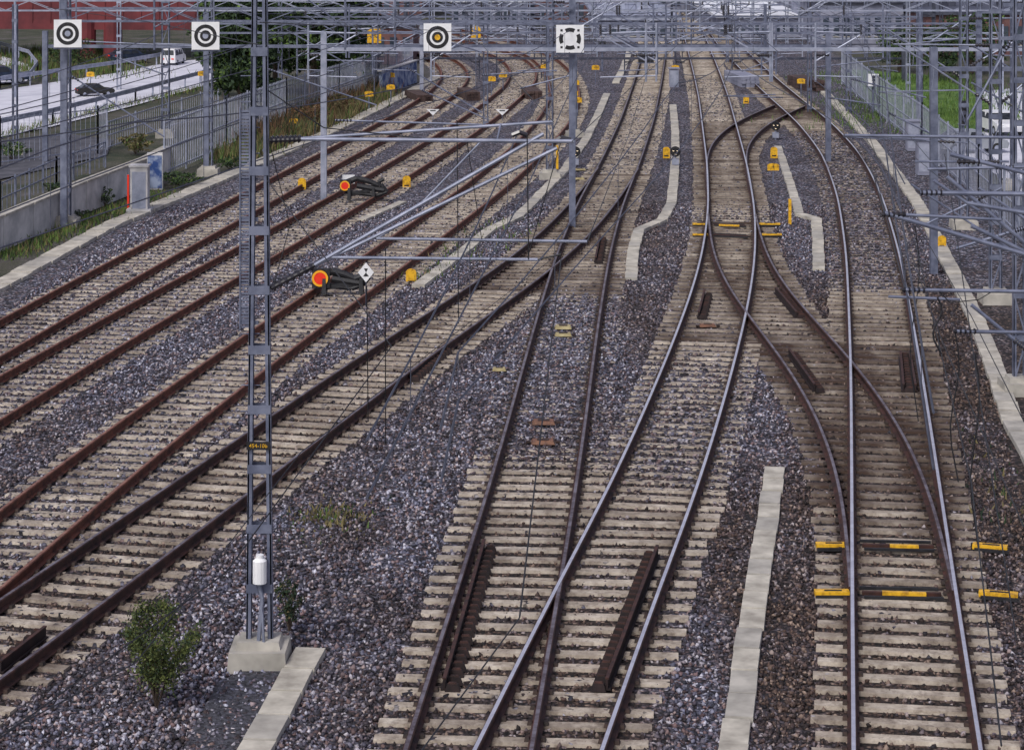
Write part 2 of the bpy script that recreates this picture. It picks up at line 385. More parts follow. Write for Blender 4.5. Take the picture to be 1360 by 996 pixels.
trough([(556,380),(610,338),(650,305),(688,288),(750,226),(778,185),(793,155),(806,125)],.36)
trough([(818,110),(828,90),(836,68)],.4)
trough([(838,370),(841,335),(848,306),(880,292),(892,270),(897,215),(897,180),(894,140)],.34)
trough([(1087,358),(1087,330),(1084,291),(1062,285)],.34)
trough([(1062,284),(1050,245),(1040,215),(1033,195)],.3)
trough([(962,1060),(975,990),(1000,810),(1030,622)],.36,.85)
trough([(1420,690),(1345,560),(1318,478),(1295,420),(1268,365),(1218,268),(1160,190),(1095,122)],.42)
trough([(320,1030),(345,985),(412,862)],.42,.9,h=.12)
trough([(480,292),(535,268)],.3)
# ------------------------------------------------------------------ check rails, balises, point gear
def guard(p1,p2,side,name='check_rail'):
    a=G(*p1,.13);b=G(*p2,.13);mb=MB();t=(b-a);L=t.length;t/=L;sd=Vector((t.y,-t.x,0))*side
    mb.beam(a,b,.03,.13,0);mb.beam(a+Vector((0,0,.07)),b+Vector((0,0,.07)),.05,.022,1)
    mb.beam(a+Vector((0,0,-.075)),b+Vector((0,0,-.075)),.10,.02,0)
    k=int(L/.27)
    for i in range(k+1):
        c=a+t*min(L,(.27*i))+sd*.11
        mb.obox(c-Vector((0,0,.045)),t,sd,Vector((0,0,1)),.045,.105,.05,0,0,.7)
        mb.obox(c-Vector((0,0,-.01)),t,sd,Vector((0,0,1)),.02,.07,.02,1,0,.7)
    mb.obj(name,[mRustD,mRust])
guard((590,908),(643,722),1);guard((806,908),(873,730),-1)
guard((1082,515),(1048,467),1);guard((1058,418),(1030,385),1);guard((1200,515),(1196,470),1)
guard((928,418),(936,388),1);guard((1216,515),(1208,470),-1);guard((791,345),(797,315),1)
guard((60,838),(0,885),1);guard((545,500),(590,462),1)
def point_gear(lu,ru,v,inner,name='point_machine'):
    mb=MB()
    for (a,b) in (lu,ru):
        p=G(a,v,.09);q=G(b,v+ (4 if a>1200 else 0),.09);mb.beam(p,q,.17,.07,0)
        m1=p.lerp(q,.28)+Vector((0,0,.038));m2=p.lerp(q,.78)+Vector((0,0,.038));mb.beam(m1,m2,.05,.012,1)
        mb.beam(p+Vector((0,.14,-.03)),q+Vector((0,.14,-.03)),.06,.06,1)
        mb.beam(p+Vector((0,-.12,-.03)),q+Vector((0,-.12,-.03)),.04,.05,1)
    p=G(inner[0],v,.08);q=G(inner[1],v+2,.08);mb.beam(p,q,.07,.05,2);mb.beam(p+Vector((0,.25,0)),q+Vector((0,.25,0)),.04,.04,1);mb.beam(p+Vector((0,-.2,0)),q+Vector((0,-.2,0)),.04,.04,1)
    mb.obj(name,[mYel,mBlack,mRust])
point_gear((1084,1128),(1292,1338),724,(1145,1240));point_gear((1082,1128),(1300,1352),787,(1145,1250))
point_gear((920,941),(1008,1036),298,(948,990));point_gear((920,940),(1010,1038),312,(948,992))
mb=MB();p=G(1172,787,.115);q=G(1230,789,.115);mb.beam(p,q,.08,.05,0);mb.beam(G(1182,725,.115),G(1220,726,.115),.08,.05,0);mb.beam(G(955,299,.115),G(982,300,.115),.08,.05,0);mb.obj('point_rod_cover',[mYel])
mOB=simple('balise_orange',(.10,.045,.03),(.24,.11,.06),6,.6)
mYG=simple('balise_yellow',(.30,.24,.11),(.45,.38,.2),6,.6)
def balise(u,v,m,w=.45,d=.3):
    mb=MB();c=G(u,v,.07);mb.box(c,(w,d,.06),0,0,0,.85);mb.box(c+Vector((0,0,.035)),(w*.5,d*.4,.012),1)
    for sx in(-1,1): mb.box(c+Vector((sx*w*.62,0,-.01)),(w*.2,.08,.03),1)
    mb.obj('track_balise',[m,mClip])
balise(748,434,mYG,.4,.35);balise(748,444,mYG,.4,.25);balise(722,560,mOB);balise(721,586,mOB)
balise(770,225,mYG);balise(768,237,mYG);balise(940,432,mOB,.4,.2);balise(1010,118,mYG);balise(663,490,mYG,.3,.2)
# ------------------------------------------------------------------ masts
def trackx(k,y):
    c=T[k];o=np.argsort(c[:,1]);return float(np.interp(y,c[o,1],c[o,0]))
def cantilever(mb,p,side,reach,y,mi,zt=6.75,m0=0):
    def V3(f,z): return Vector((p.x+side*f*reach,y,z))
    mb.insul(V3(.05,zt),V3(.2,zt),.06,mi,5);mb.tube(V3(.2,zt),V3(1.0,zt+.02),.026,m0,6)
    mb.insul(V3(.05,zt-1.5),V3(.2,zt-1.25),.06,mi,5);mb.tube(V3(.2,zt-1.25),V3(.95,zt),.026,m0,6)
    mb.tube(V3(.3,zt-1.15),V3(1.15,zt-1.2),.02,m0,5);mb.tube(V3(.6,zt-.55),V3(.62,zt-1.17),.012,m0,4)
    mb.tube(V3(1.15,zt-1.2),V3(.8,zt-1.35),.012,m0,4)
def mast(p,h,w0,w1=None,mat=mGalv,foot=True,name='catenary_mast',step=.9,dep=.16,ret=False,arms=False,diag=False):
    w1=w0 if w1 is None else w1;mb=MB();p=Vector(p)
    for sx in(-1,1):
        a=p+Vector((sx*w0/2,0,0));b=p+Vector((sx*w1/2,0,h))
        zt=(b-a).normalized();mb.obox((a+b)/2,Vector((1,0,0)),Vector((0,1,0)),zt,.012,dep/2,(b-a).length/2,0)
        for sy in(-1,1): mb.obox((a+b)/2+Vector((-sx*.022,sy*(dep/2-.006),0)),Vector((1,0,0)),Vector((0,1,0)),zt,.03,.006,(b-a).length/2,0)
    k=int(h/step)
    for i in range(k+1):
        f=(i+.25)/(k+1);w=w0+(w1-w0)*f
        for sy in(-1,1): mb.box(p+Vector((0,sy*(dep/2+.005),h*f)),(w+.03,.008,.12),0)
        if diag and i<k:
            f2=(i+1.25)/(k+1);s=1 if i%2 else -1
            mb.beam(p+Vector((s*w/2,-dep/2-.004,h*f)),p+Vector((-s*w/2,-dep/2-.004,h*f2)),.03,.03,0)
    if foot:
        mb.box(p+Vector((0,0,.08)),(.8,.8,.3),1,0,0,.95);mb.box(p+Vector((0,0,.27)),(w0+.28,.5,.12),1,0,0,.9)
    if arms:
        for s in((-1,1) if random.random()<.6 else (random.choice((-1,1)),)):
            cantilever(mb,p,s,random.uniform(1.8,3.2),p.y+random.uniform(-.1,.1),2,random.uniform(6.2,6.9),3)
        for z in(7.4,8.1): mb.box(p+Vector((0,0,z)),(random.uniform(.6,1.6),.07,.07),0)
    return mb if ret else mb.obj(name,[mat,mConc,mIns,mGalvN])
M=G(345,878);MY=M.y
mb=mast(M,9.7,.34,.17,ret=True,step=.85,dep=.15)
mats=[mGalv,mConc,mIns,mWhite,mBlack,mGalvN,mYel]
sx=-.20
for z in np.arange(4.55,7.5,.045): mb.box(M+Vector((sx,-.02,z)),(.12,.012,.026),0)
for s2 in(-.065,.065): mb.box(M+Vector((sx+s2,-.02,6.02)),(.018,.05,3.0),0)
for z in(4.6,6.0,7.4): mb.box(M+Vector((sx+.05,0,z)),(.26,.04,.05),0)
pl=P(343,592,MY-.12);mb.box(pl,(.32,.015,.11),4)
bt=P(345,757,MY-.16)
mb.tube(bt+Vector((0,0,-.17)),bt+Vector((0,0,.13)),.095,3,14);mb.tube(bt+Vector((0,0,.13)),bt+Vector((0,0,.17)),.095,3,14,.05);mb.tube(bt+Vector((0,0,.17)),bt+Vector((0,0,.21)),.055,3,12)
mb.poly([M+Vector((.0,-.14,.3)),M+Vector((.05,-.15,.9)),M+Vector((.0,-.13,1.1))],.03,5,6)
mb.tube(M+Vector((.08,-.2,.25)),M+Vector((.03,-.12,1.0)),.02,5)
for z in np.arange(3.4,8,.35): mb.tube(M+Vector((-.26,0,z)),M+Vector((.0,0,z)),.008,0,4)
def pt(u,v,dy=0): return P(u,v,MY+dy)
mb.insul(pt(358,187),pt(400,185),.06,2);mb.tube(pt(400,185),pt(762,188),.028,5,8)
mb.insul(pt(360,383),pt(418,352),.06,2);mb.tube(pt(418,352),pt(722,178),.028,5,8)
mb.tube(pt(441,342),pt(714,345),.022,5,8);mb.tube(pt(441,342),pt(470,322),.02,5)
mb.tube(pt(560,270),pt(640,187),.014,5);mb.tube(pt(714,345),pt(745,338),.012,4)
mb.insul(pt(360,185,.6),pt(402,184,.6),.055,2);mb.tube(pt(402,184,.6),pt(735,162,.6),.022,5,8)
mb.tube(pt(352,200),pt(352,200,.6),.04,0)
mb.insul(pt(362,378,.6),pt(412,356,.6),.055,2);mb.tube(pt(412,356,.6),pt(740,197,.6),.026,5,8)
mb.tube(pt(500,317,.6),pt(780,321,.6),.022,5,8);mb.tube(pt(500,317,.6),pt(520,305,.6),.018,5)
mb.poly([pt(735,190,.6),pt(745,183,.6),pt(758,186,.6)],.035,2,6);mb.poly([pt(680,180),pt(690,176),pt(700,180)],.035,2,6)
mb.tube(pt(660,187),pt(665,165,.6),.012,5);mb.tube(pt(620,187),pt(640,320,.6),.006,4,4);mb.tube(pt(745,188),pt(700,345),.006,4,4)
mb.poly([pt(355,120),pt(430,170),pt(560,184)],.008,4,4);mb.poly([pt(358,190),pt(385,300,.3),pt(362,385)],.008,4,4)
nm=mb.obj('catenary_mast',mats)
def text(s,loc,size,mat,parent=None,rx=math.pi/2,name='lettering',yaw=0):
    cu=bpy.data.curves.new(name,'FONT');cu.body=s;cu.size=size;cu.align_x='CENTER';cu.align_y='CENTER';cu.extrude=.002
    cu.materials.append(mat);o=bpy.data.objects.new(name,cu);o.location=loc;o.rotation_euler=(rx,0,yaw);scene.collection.objects.link(o)
    if parent:o.parent=parent
text('454-10b',pl+Vector((0,-.012,0)),.075,mYel,nm)
ML=[(88,300,.30,9,.26),(277,232,.30,9,.28),(220,182,.34,6.5,.34),(645,170,.22,9,.2),(730,237,.26,9,.26),(763,182,.2,9,.2),(1280,302,.28,9,.26),(1322,400,.30,9,.28),(1354,520,.26,9,.24),
(500,122,.22,8,.2),(372,150,.22,8,.2),(575,100,.18,8,.18),(702,78,.2,8,.2),(858,92,.18,8,.18),(1075,150,.2,8,.2),(1127,150,.25,8,.25),(1222,190,.2,8,.2),
(1180,110,.2,8,.2),(966,84,.16,8,.16),(1022,74,.16,8,.16),(158,120,.22,8,.22),(20,205,.2,6,.2),(148,62,.2,7,.2),(430,90,.2,8,.2),(620,70,.16,8,.16),(790,70,.2,8,.2),
(1045,60,.2,8,.2),(1150,78,.2,8,.2),(1250,90,.2,8,.2),(1300,120,.2,8,.2),(330,80,.2,8,.2),(920,55,.16,8,.16),(545,75,.16,8,.16),(1346,250,.2,8,.2),(1206,140,.2,8,.2),(675,60,.16,8,.16),(1000,55,.16,8,.16)]
for u,v,w,h,w1 in ML: mast(G(u,v),h,w,w1,foot=v>170,step=1.0,dep=.14,mat=mGalv if v>140 else random.choice([mGalv,mGalvL,mGalvD]),arms=(u not in(88,277,220,20)),diag=w>.27 or random.random()<.3)
# ------------------------------------------------------------------ gantries
def truss(mb,a,b,hh,dd,r=.024,mat=0,seg=1.0):
    a=Vector(a);b=Vector(b);t=b-a;L=t.length;t/=L;Yv=Vector((-t.y,t.x,0));Zv=Vector((0,0,1));k=int(L/seg)
    for sy in(-1,1):
        for sz in(-1,1): o=Yv*(sy*dd/2)+Zv*(sz*hh/2);mb.beam(a+o,b+o,r*2,r*2,mat)
        for i in range(k):
            p=a+t*(L*i/k);q=a+t*(L*(i+1)/k);s=1 if i%2 else -1;o=Yv*(sy*dd/2)
            mb.beam(p+o+Zv*(s*hh/2),q+o-Zv*(s*hh/2),r,r,mat)
def gantry(Yg,u0,u1,vm,hh=.45,mat=mGalv,hang=True,tr=True):
    mb=MB();a=P(u0,vm,Yg);b=P(u1,vm,Yg)
    if tr: truss(mb,a,b,hh,.4)
    else: mb.beam(a,b,.12,.12,0)
    for e in(a,b): mb.box((e.x,Yg,e.z/2+.3),(.2,.2,e.z+.6),0)
    if hang:
        for k in T:
            c=T[k]
            if c[:,1].min()<Yg<c[:,1].max():
                x=trackx(k,Yg)+random.uniform(-.2,.2)
                if not a.x<x<b.x: continue
                xo=x+random.choice([-1,1])*random.uniform(1.2,1.9);z=a.z
                mb.tube((xo,Yg,z+.9),(xo,Yg,z-1.1),.035,0);mb.insul((xo,Yg,z-.2),(x+.7*(xo-x),Yg,z-.2),.06,1,5)
                mb.tube((xo,Yg,z-.9),(x,Yg,z-.95),.024,0);mb.tube((xo,Yg,z+.6),(x,Yg,z+.55),.024,0);mb.tube((xo,Yg,z-.4),(x,Yg,z+.5),.026,0)
                mb.insul((x,Yg,z+.5),(x,Yg,z+.85),.06,1,5)
    mb.obj('catenary_gantry',[mat,mIns])
gantry(70.5,85,760,20,.4)
gantry(77,430,1420,66,.18,mGalvL,tr=False)
gantry(84,274,1300,38,.35)
gantry(88,60,1100,62,.2,mGalv,tr=False)
gantry(92,-60,1400,8,.4,mGalvL)
gantry(104,300,1220,28,.35)
gantry(118,560,1330,48,.3,mGalvL)
gantry(126,560,1200,78,.2,mGalvD,tr=False)
gantry(133,380,1240,18,.35,mGalvD)
gantry(142,520,1180,62,.25,mGalvD)
gantry(150,300,1360,34,.3,mGalvL)
gantry(160,500,1250,56,.3,mGalvD)
gantry(168,420,1300,4,.3,mGalv)
gantry(62,1240,1420,92,.16,mGalv,hang=False,tr=False)
mb=MB()
for (u1,v1,u2,v2,y) in[(445,160,640,166,62),(640,100,740,94,80),(560,120,650,160,85),(690,118,760,100,80),(500,25,640,70,75),(540,90,640,150,80),(1120,180,1230,186,60),(1130,105,1230,130,75),(960,128,1030,126,95),(880,60,960,30,90),(760,20,860,70,85),(1010,20,1110,60,95),(1150,30,1230,70,80),(1080,90,1170,80,90),(90,98,218,182,78),(150,75,220,100,85),(100,55,260,62,78),(350,90,500,140,75),
    (930,40,960,70,110),(1040,130,960,128,100),(985,95,1040,75,110),(1230,60,1290,20,80),(1290,60,1340,90,66),(1100,130,1170,140,80),(380,40,470,90,90),(420,80,510,82,95),(1180,150,1260,190,66),(1195,60,1290,50,75)]:
    mb.tube(P(u1,v1,y),P(u2,v2,y),.028,0,6);mb.insul(P(u1,v1,y),P(u1,v1,y).lerp(P(u2,v2,y),.12),.05,1,5)
mb.obj('registration_arms',[mGalv,mIns])
RX=9.0;RYv=26.0
mb=mast((RX,RYv,0),9.4,.33,.2,ret=True)
def q(u,v,dy=0): return P(u,v,RYv+dy)
for (u1,v1,u2,v2,dy,r) in[(1222,256,1640,262,0,.028),(1175,283,1640,420,0,.026),(1202,385,1560,390,0,.022),(1270,440,1640,446,1.2,.022),(1180,394,1275,398,1.2,.018),(1262,205,1640,300,1.2,.026),(1285,270,1640,330,0,.024),(1290,300,1640,470,1.2,.026),(1195,285,1330,292,0,.018),(1258,235,1640,560,1.2,.024),(1240,240,1300,280,0,.018),(1122,180,1420,184,4,.02)]:
    mb.tube(q(u1,v1,dy),q(u2,v2,dy),r,5,8)
for (u,v,dy) in[(1225,256,0),(1202,385,0),(1270,440,1.2),(1275,215,1.2),(1175,285,0)]:
    mb.insul(q(u-4,v,dy),q(u+28,v,dy),.04,2,5)
mb.poly([q(1245,385),q(1262,402),q(1300,398),q(1320,386)],.006,4,4)
mb.obj('catenary_mast',[mGalv,mConc,mIns,mWhite,mBlack,mGalv])
mb=MB()
for (u1,v1,u2,v2,y,r) in[(1232,225,1360,222,44,.03),(1270,330,1370,300,40,.028),(1225,300,1330,250,48,.025),(1285,160,1350,40,55,.03),(1120,182,1285,190,62,.022),(1290,405,1370,470,36,.03),(1300,250,1420,330,44,.03),(1215,215,1340,215,50,.025),(1210,245,1340,330,50,.025),(1290,110,1360,150,60,.025)]:
    mb.tube(P(u1,v1,y),P(u2,v2,y),r,0,7);mb.insul(P(u2,v2,y).lerp(P(u1,v1,y),.1),P(u2,v2,y).lerp(P(u1,v1,y),.3),.05,1,6)
mb.obj('registration_arms',[mGalv,mIns])
# ------------------------------------------------------------------ overhead wires
def wires(k,y0,y1,dx=0,zc=5.45,span=48,ph=0):
    mb=MB();c=T[k];Ys=np.arange(y0,min(y1,c[:,1].max()),3.0);Lp=None
    for n_,yv in enumerate(Ys):
        x=trackx(k,yv)+dx;f=((yv-y0-ph)%span)/span;zm=zc+1.35-.9*4*f*(1-f)
        a=Vector((x,yv,zc));b_=Vector((x,yv,zm))
        if Lp: mb.tube(Lp[0],a,.012,0,4);mb.tube(Lp[1],b_,.011,0,4)
        if n_%2: mb.tube(a,b_,.006,0,3)
        Lp=(a,b_)
    mb.obj('overhead_wire',[mGalvD])
for i,k in enumerate(['T1','T2','T3','T4','T5','T6','T8','T7']): wires(k,17+i*.3 if k!='T7' else 33,150,(i%3-1)*.12,5.4+.04*i,46,8+3*i)
mb=MB()
for pts in[[(0,975,20),(180,880,24),(400,600,32),(745,335,52)],[(560,996,17),(690,820,20),(745,345,30)],[(1255,205,40),(1300,520,30),(1350,850,22)],[(1100,120,70),(1215,320,45),(1290,640,26),(1330,990,18)],[(1140,140,60),(1250,450,34),(1360,700,24)],
           [(355,240,29),(520,460,24),(300,760,20),(0,980,17)],[(487,380,33),(489,560,34)],[(512,330,33),(512,590,34)],[(607,160,35),(609,430,35)],[(700,180,30),(702,345,30)],
           [(1130,150,62),(1290,420,36),(1360,560,28)],[(1090,60,100),(1180,180,60),(1360,330,34)],[(760,188,29),(900,60,60),(1000,30,90)],[(780,321,29.6),(835,180,55),(870,60,100)],[(735,162,29.6),(640,60,70),(560,20,100)],[(345,30,29),(560,40,60),(860,60,100)],[(345,60,29),(200,30,60),(60,10,70)],
           [(1175,283,26),(1150,200,50),(1060,100,90)],[(1202,385,26),(1165,240,45),(1080,110,85)],[(1370,360,30),(1250,230,48),(1130,90,90)]]:
    mb.poly([P(u,v,y) for u,v,y in pts],.008,0,4)
mb.obj('feeder_wire',[mBlack])
mb=MB()
for u,v0,v1,y in[(1215,300,560,44),(1268,440,640,34),(1295,470,730,32),(1245,395,470,26)]:
    mb.poly([P(u+6*math.sin(i*.9),v0+(v1-v0)*i/8,y) for i in range(9)],.011,0,4)
mb.obj('hanging_cable',[mBlack])
# ------------------------------------------------------------------ target boards
def board(u,v,kind):
    c=P(u,v,70.0);mb=MB();mb.box(c,(.86,.03,.86),0);f=c+Vector((0,-.0155,0))
    if kind==3:
        for i in range(4):
            a=i*math.pi/2;mb.ann(f,.22,.34,a-.5,a+.5,1,12)
            a=i*math.pi/2+math.pi/4;mb.box(f+Vector((math.cos(a)*.37,-.004,math.sin(a)*.37)),(.07,.004,.07),1)
    else:
        mb.ann(f,.24,.35,0,2*math.pi,1);mb.ann(f,.0,.17,0,2*math.pi,1)
        mb.ann(f+Vector((0,-.007,0)),.0,.09,0,2*math.pi,2 if kind==2 else 3,24)
    for s in(-.25,.25): mb.box(c+Vector((s,.04,.45)),(.04,.04,1.3),4)
    mb.box(c+Vector((0,.05,-.46)),(.9,.05,.05),4)
    mb.obj('target_board_sign',[mWhite,mBlack,mYel,mGalvL,mGalv])
board(90,45,0);board(273,48,0);board(581,50,2);board(757,52,3)
def marker(u,v,w=.28,h=.45,txt=None,base=None,name='yellow_marker_board'):
    g=G(u,v if base is None else base);mb=MB()
    c=P(u,(v-8) if base is None else v,g.y)
    mb.tube((g.x,g.y+.03,0),(g.x,g.y+.03,c.z+h*.4),.025,1,6)
    prof2=[(-w/2,-h/2),(w/2,-h/2),(w/2,h/4)]+[(math.cos(a)*w/2,h/4+math.sin(a)*h/4) for a in np.linspace(.2,math.pi-.2,10)]+[(-w/2,h/4)]
    m=len(prof2)
    vs=[c+Vector((x,0,z)) for x,z in prof2]+[c+Vector((x,.02,z)) for x,z in prof2]
    mb.add(vs,[tuple(range(m)),tuple(range(2*m-1,m-1,-1))]+[(i,(i+1)%m,m+(i+1)%m,m+i) for i in range(m)],0)
    if not txt: mb.box(c+Vector((0,-.004,-h*.28)),(w*.6,.004,.05),2)
    o=mb.obj(name,[mYel,mGalv,mBlack])
    if txt: text(txt,c+Vector((0,-.006,0)),h*.55,mBlack,o)
for u,v in[(401,253),(540,250),(546,376),(1028,211),(885,211),(991,140)]: marker(u,v)
marker(1251,330,.25,.4)
marker(390,161,.38,.22,'V12',176);marker(497,47,.7,.8,'30',135);marker(632,44,.5,.7,'3',120)
for u,v,t in[(120,99,'V11'),(287,95,'12'),(315,96,'V12'),(330,98,'V6'),(329,68,'8'),(475,98,'V2'),(519,100,'V13'),(519,116,'V3'),(490,125,'V1'),(668,100,'112'),(653,105,'9'),(791,90,'V10'),(764,110,'V7'),(762,124,'8'),(723,88,'4'),(1064,108,'112'),(897,90,'6'),(1027,222,'4'),(268,98,'V5'),(767,133,'2')]:
    marker(u,v,.42,.26,t,v+22)
mb=MB()
p=G(740,225);mb.box(p+Vector((0,0,.45)),(.09,.09,.9),0);p=G(1049,298);mb.box(p+Vector((0,0,.4)),(.09,.09,.8),0)
mb.obj('yellow_post',[mYel])
def stop(u0,u1,v):
    mb=MB();a=G(u0,v+14,.2);Yv=a.y
    pts=[P(u0+12,v-4,Yv),P(u0+26,v-10,Yv),P(u0+42,v-6,Yv),P(u0+56,v,Yv),P(u1-6,v-5,Yv),P(u1+2,v-9,Yv)]
    for p,r in zip(range(5),(.11,.10,.09,.085,.07)): mb.tube(pts[p],pts[p+1],r,0,8,(r*.9))
    pts=[P(u0+10,v+8,Yv),P(u0+30,v+10,Yv),P(u0+52,v+13,Yv),P(u0+66,v+8,Yv),P(u1-2,v-2,Yv)]
    mb.poly(pts,.075,0,7);mb.poly([P(u0+26,v,Yv),P(u0+48,v+4,Yv),P(u0+62,v+6,Yv)],.10,0,7)
    for p in(P(u0+16,v+2,Yv),P(u1-12,v+2,Yv)): mb.box((p.x,Yv,.3),(.12,.5,.4),0,0,0,.7)
    mb.beam(P(u0+14,v+12,Yv),P(u1-8,v+4,Yv),.14,.12,0)
    c=P(u0+10,v,Yv-.16);s=1 if v>300 else .8;r=.21*s
    mb.box(c+Vector((.02,.06,0)),(.46*s,.08,.50*s),0);mb.ann(c,0,r*.74,mat=1);mb.ann(c,r*.74,r,mat=2,th=.012)
    mb.obj('buffer_stop',[mBlack,mRedP,mOr])
stop(415,492,370);stop(448,508,247)
def diamond(u,v,vb,r):
    g=G(u,vb);c=P(u,v,g.y);mb=MB();mb.tube((g.x,g.y+.03,0),(g.x,g.y+.03,c.z+r),.016,1)
    mb.add([c+Vector((0,0,-r)),c+Vector((r*.8,0,0)),c+Vector((0,0,r)),c+Vector((-r*.8,0,0)),c+Vector((0,.01,-r)),c+Vector((r*.8,.01,0)),c+Vector((0,.01,r)),c+Vector((-r*.8,.01,0))],[(0,1,2,3),(7,6,5,4),(0,4,5,1),(1,5,6,2),(2,6,7,3),(3,7,4,0)],0)
    mb.add([c+Vector((0,-.005,0)),c+Vector((r*.3,-.005,-r*.4)),c+Vector((-r*.3,-.005,-r*.4))],[(0,1,2)],2)
    mb.add([c+Vector((0,-.005,0)),c+Vector((-r*.2,-.005,r*.4)),c+Vector((r*.2,-.005,r*.4))],[(0,1,2)],2)
    mb.obj('diamond_sign',[mWhite,mGalvD,mBlack])
diamond(486,362,410,.25)
def wedge(u,v):
    g=G(u,v+12);c=P(u,v,g.y);mb=MB();mb.tube((g.x,g.y+.02,0),(g.x,g.y+.02,c.z),.02,1)
    mb.add([c+Vector((-.3,0,.12)),c+Vector((0,0,-.16)),c+Vector((.3,0,.12)),c+Vector((-.3,.02,.12)),c+Vector((0,.02,-.16)),c+Vector((.3,.02,.12))],[(0,1,2),(5,4,3),(0,3,4,1),(1,4,5,2),(2,5,3,0)],0)
    mb.box(c+Vector((0,-.004,.06)),(.25,.005,.05),2)
    mb.obj('track_limit_sign',[mWhite,mGalv,mBlack])
wedge(575,149);wedge(667,149)
mb=MB();g=G(463,262);mb.tube((g.x,g.y,0),(g.x,g.y,.5),.03,1);mb.box((g.x,g.y-.02,.62),(.42,.02,.3),0);mb.obj('white_marker_sign',[mWhite,mGalv])
mLamp,nt,b=mk('signal_lens_lit');b.inputs['Base Color'].default_value=(1,.8,.6,1);b.inputs['Emission Color'].default_value=(1,.8,.55,1);b.inputs['Emission Strength'].default_value=1.5
def dwarf(u,v,up=.45):
    g=G(u,v);mb=MB();mb.tube(g,g+Vector((0,0,up)),.04,1);c=g+Vector((0,0,up+.14))
    mb.ann(c+Vector((0,-.05,0)),0,.2,mat=0,th=.02);mb.tube(c+Vector((0,.12,0)),c+Vector((0,-.05,0)),.19,0,16)
    for dx,dz in((-.08,.05),(.08,.05),(0,-.09)):
        mb.tube(c+Vector((dx,-.1,dz)),c+Vector((dx,-.07,dz)),.035,2,10);mb.tube(c+Vector((dx,-.16,dz+.035)),c+Vector((dx,-.07,dz+.035)),.045,0,8)
    mb.box(g+Vector((0,.02,.2)),(.26,.2,.22),1)
    mb.obj('dwarf_signal',[mBlack,mGalvL,mLamp])
dwarf(764,222);dwarf(897,222);dwarf(1030,186)
def sighead(u,v,vb,w=.5,h=.9,m=mBlack):
    g=G(u,vb);c=P(u,v,g.y);mb=MB();mb.tube((g.x,g.y+.1,0),(g.x,g.y+.1,c.z),.06,1);mb.box(c,(w,.08,h),0)
    for dz in(-.25,0,.25): mb.tube(c+Vector((0,-.1,dz*h*1.1)),c+Vector((0,-.04,dz*h*1.1)),.08,2,10)
    mb.box(c+Vector((0,.1,-h/2)),(w*1.2,.3,.04),1)
    mb.obj('signal_post',[m,mGalv,mGalvD])
sighead(858,75,100,.9,.8);sighead(800,62,95,.4,.6);sighead(1280,150,230,.3,.9,mBlack);sighead(1160,107,150,.5,.6,mWhite)
def stack(u,v,L,w,h,m,yaw=0,name='timber_stack'):
    mb=MB();g=G(u,v);ax=Vector((math.cos(yaw),math.sin(yaw),0))
    for i in range(3):
        for j in range(4): mb.box(g+ax*((j-1.5)*w/4)+Vector((0,0,h*(i+.5)/3)),(w/4*.9,L*random.uniform(.9,1),h/3*.9),0,0,yaw)
    mb.obj(name,[m])
stack(556,132,3.5,.8,.35,mWood,.25);stack(622,131,3,.7,.45,mWood,.2);stack(706,130,3,.8,.45,mWood,.1)
stack(985,112,5,1.0,.6,mGreyW,.1,'cable_cabinet_row');stack(1070,118,4,1.0,.6,mWood,.15)
mb=MB()
for u,v,w,h in[(895,116,.5,1.0),(1228,232,.6,1.3),(1212,200,.5,1.2)]:
    g=G(u,v);mb.box(g+Vector((0,0,h/2)),(w,.5,h),0);mb.box(g+Vector((0,0,h+.02)),(w+.1,.6,.05),0);mb.box(g+Vector((0,-.255,h/2)),(w*.85,.01,h*.8),1)
mb.obj('equipment_cabinet',[mGreyW,mGalvL])
# ------------------------------------------------------------------ setting left
def sheet(pix,z,mat,name):
    mb=MB();mb.add([G(u,v,z) for u,v in pix],[tuple(range(len(pix)))],0)
    return mb.obj(name,[mat])
sheet([(-500,330),(-250,268),(0,238),(142,206),(150,186),(90,178),(0,187),(-400,215)],.02,mAsph,'footpath')
sheet([(-500,240),(0,182),(70,168),(180,140),(285,110),(305,92),(285,78),(230,82),(150,98),(0,120),(-500,164)],.024,mRoad,'highway_road')
sheet([(-500,150),(-150,122),(0,112),(35,108),(46,98),(38,86),(0,74),(-300,50),(-300,60),(-60,72),(10,88),(15,96),(0,100),(-500,120)],.028,mRoad,'slip_road')
sheet([(290,904),(330,888),(400,862),(430,862),(360,1000),(290,1030),(240,1000)],.004,mGravel,'gravel_patch')
mb=MB()
for a,b in[((-500,205),(0,155)),((0,155),(150,122)),((150,122),(285,96))]:
    p=G(*a,.03);q_=G(*b,.03);L=(q_-p).length;k=int(L/6)
    for i in range(k): mb.beam(p.lerp(q_,i/k),p.lerp(q_,(i+.5)/k),.15,.004)
mb.obj('road_markings',[mLine])
def railing(pix,h,post,bar,name,mats,rails=(0.1,.5,.95),vbars=True,r=.012):
    mb=MB();pts=[G(u,v) for u,v in pix]
    for a,b in zip(pts[:-1],pts[1:]):
        L=(b-a).length;k=max(1,int(L/post))
        for i in range(k+1): c=a.lerp(b,i/k);mb.box(c+Vector((0,0,h/2)),(.06,.06,h+.1),0)
        for f in rails: mb.beam(a+Vector((0,0,h*f)),b+Vector((0,0,h*f)),.03,.04,0)
        if vbars:
            k=int(L/bar)
            for i in range(k): c=a.lerp(b,(i+.5)/k);mb.box(c+Vector((0,0,h*.52)),(r*2,r*2,h*.95),0)
    return mb.obj(name,mats)
railing([(218,236),(300,200),(380,166),(450,142),(515,116),(548,100)],2.1,2.6,.24,'palisade_fence',[mGalvL],r=.014)
railing([(-300,258),(0,222),(130,205),(142,196)],1.9,2.6,.26,'mesh_fence',[mGalvL],r=.008)
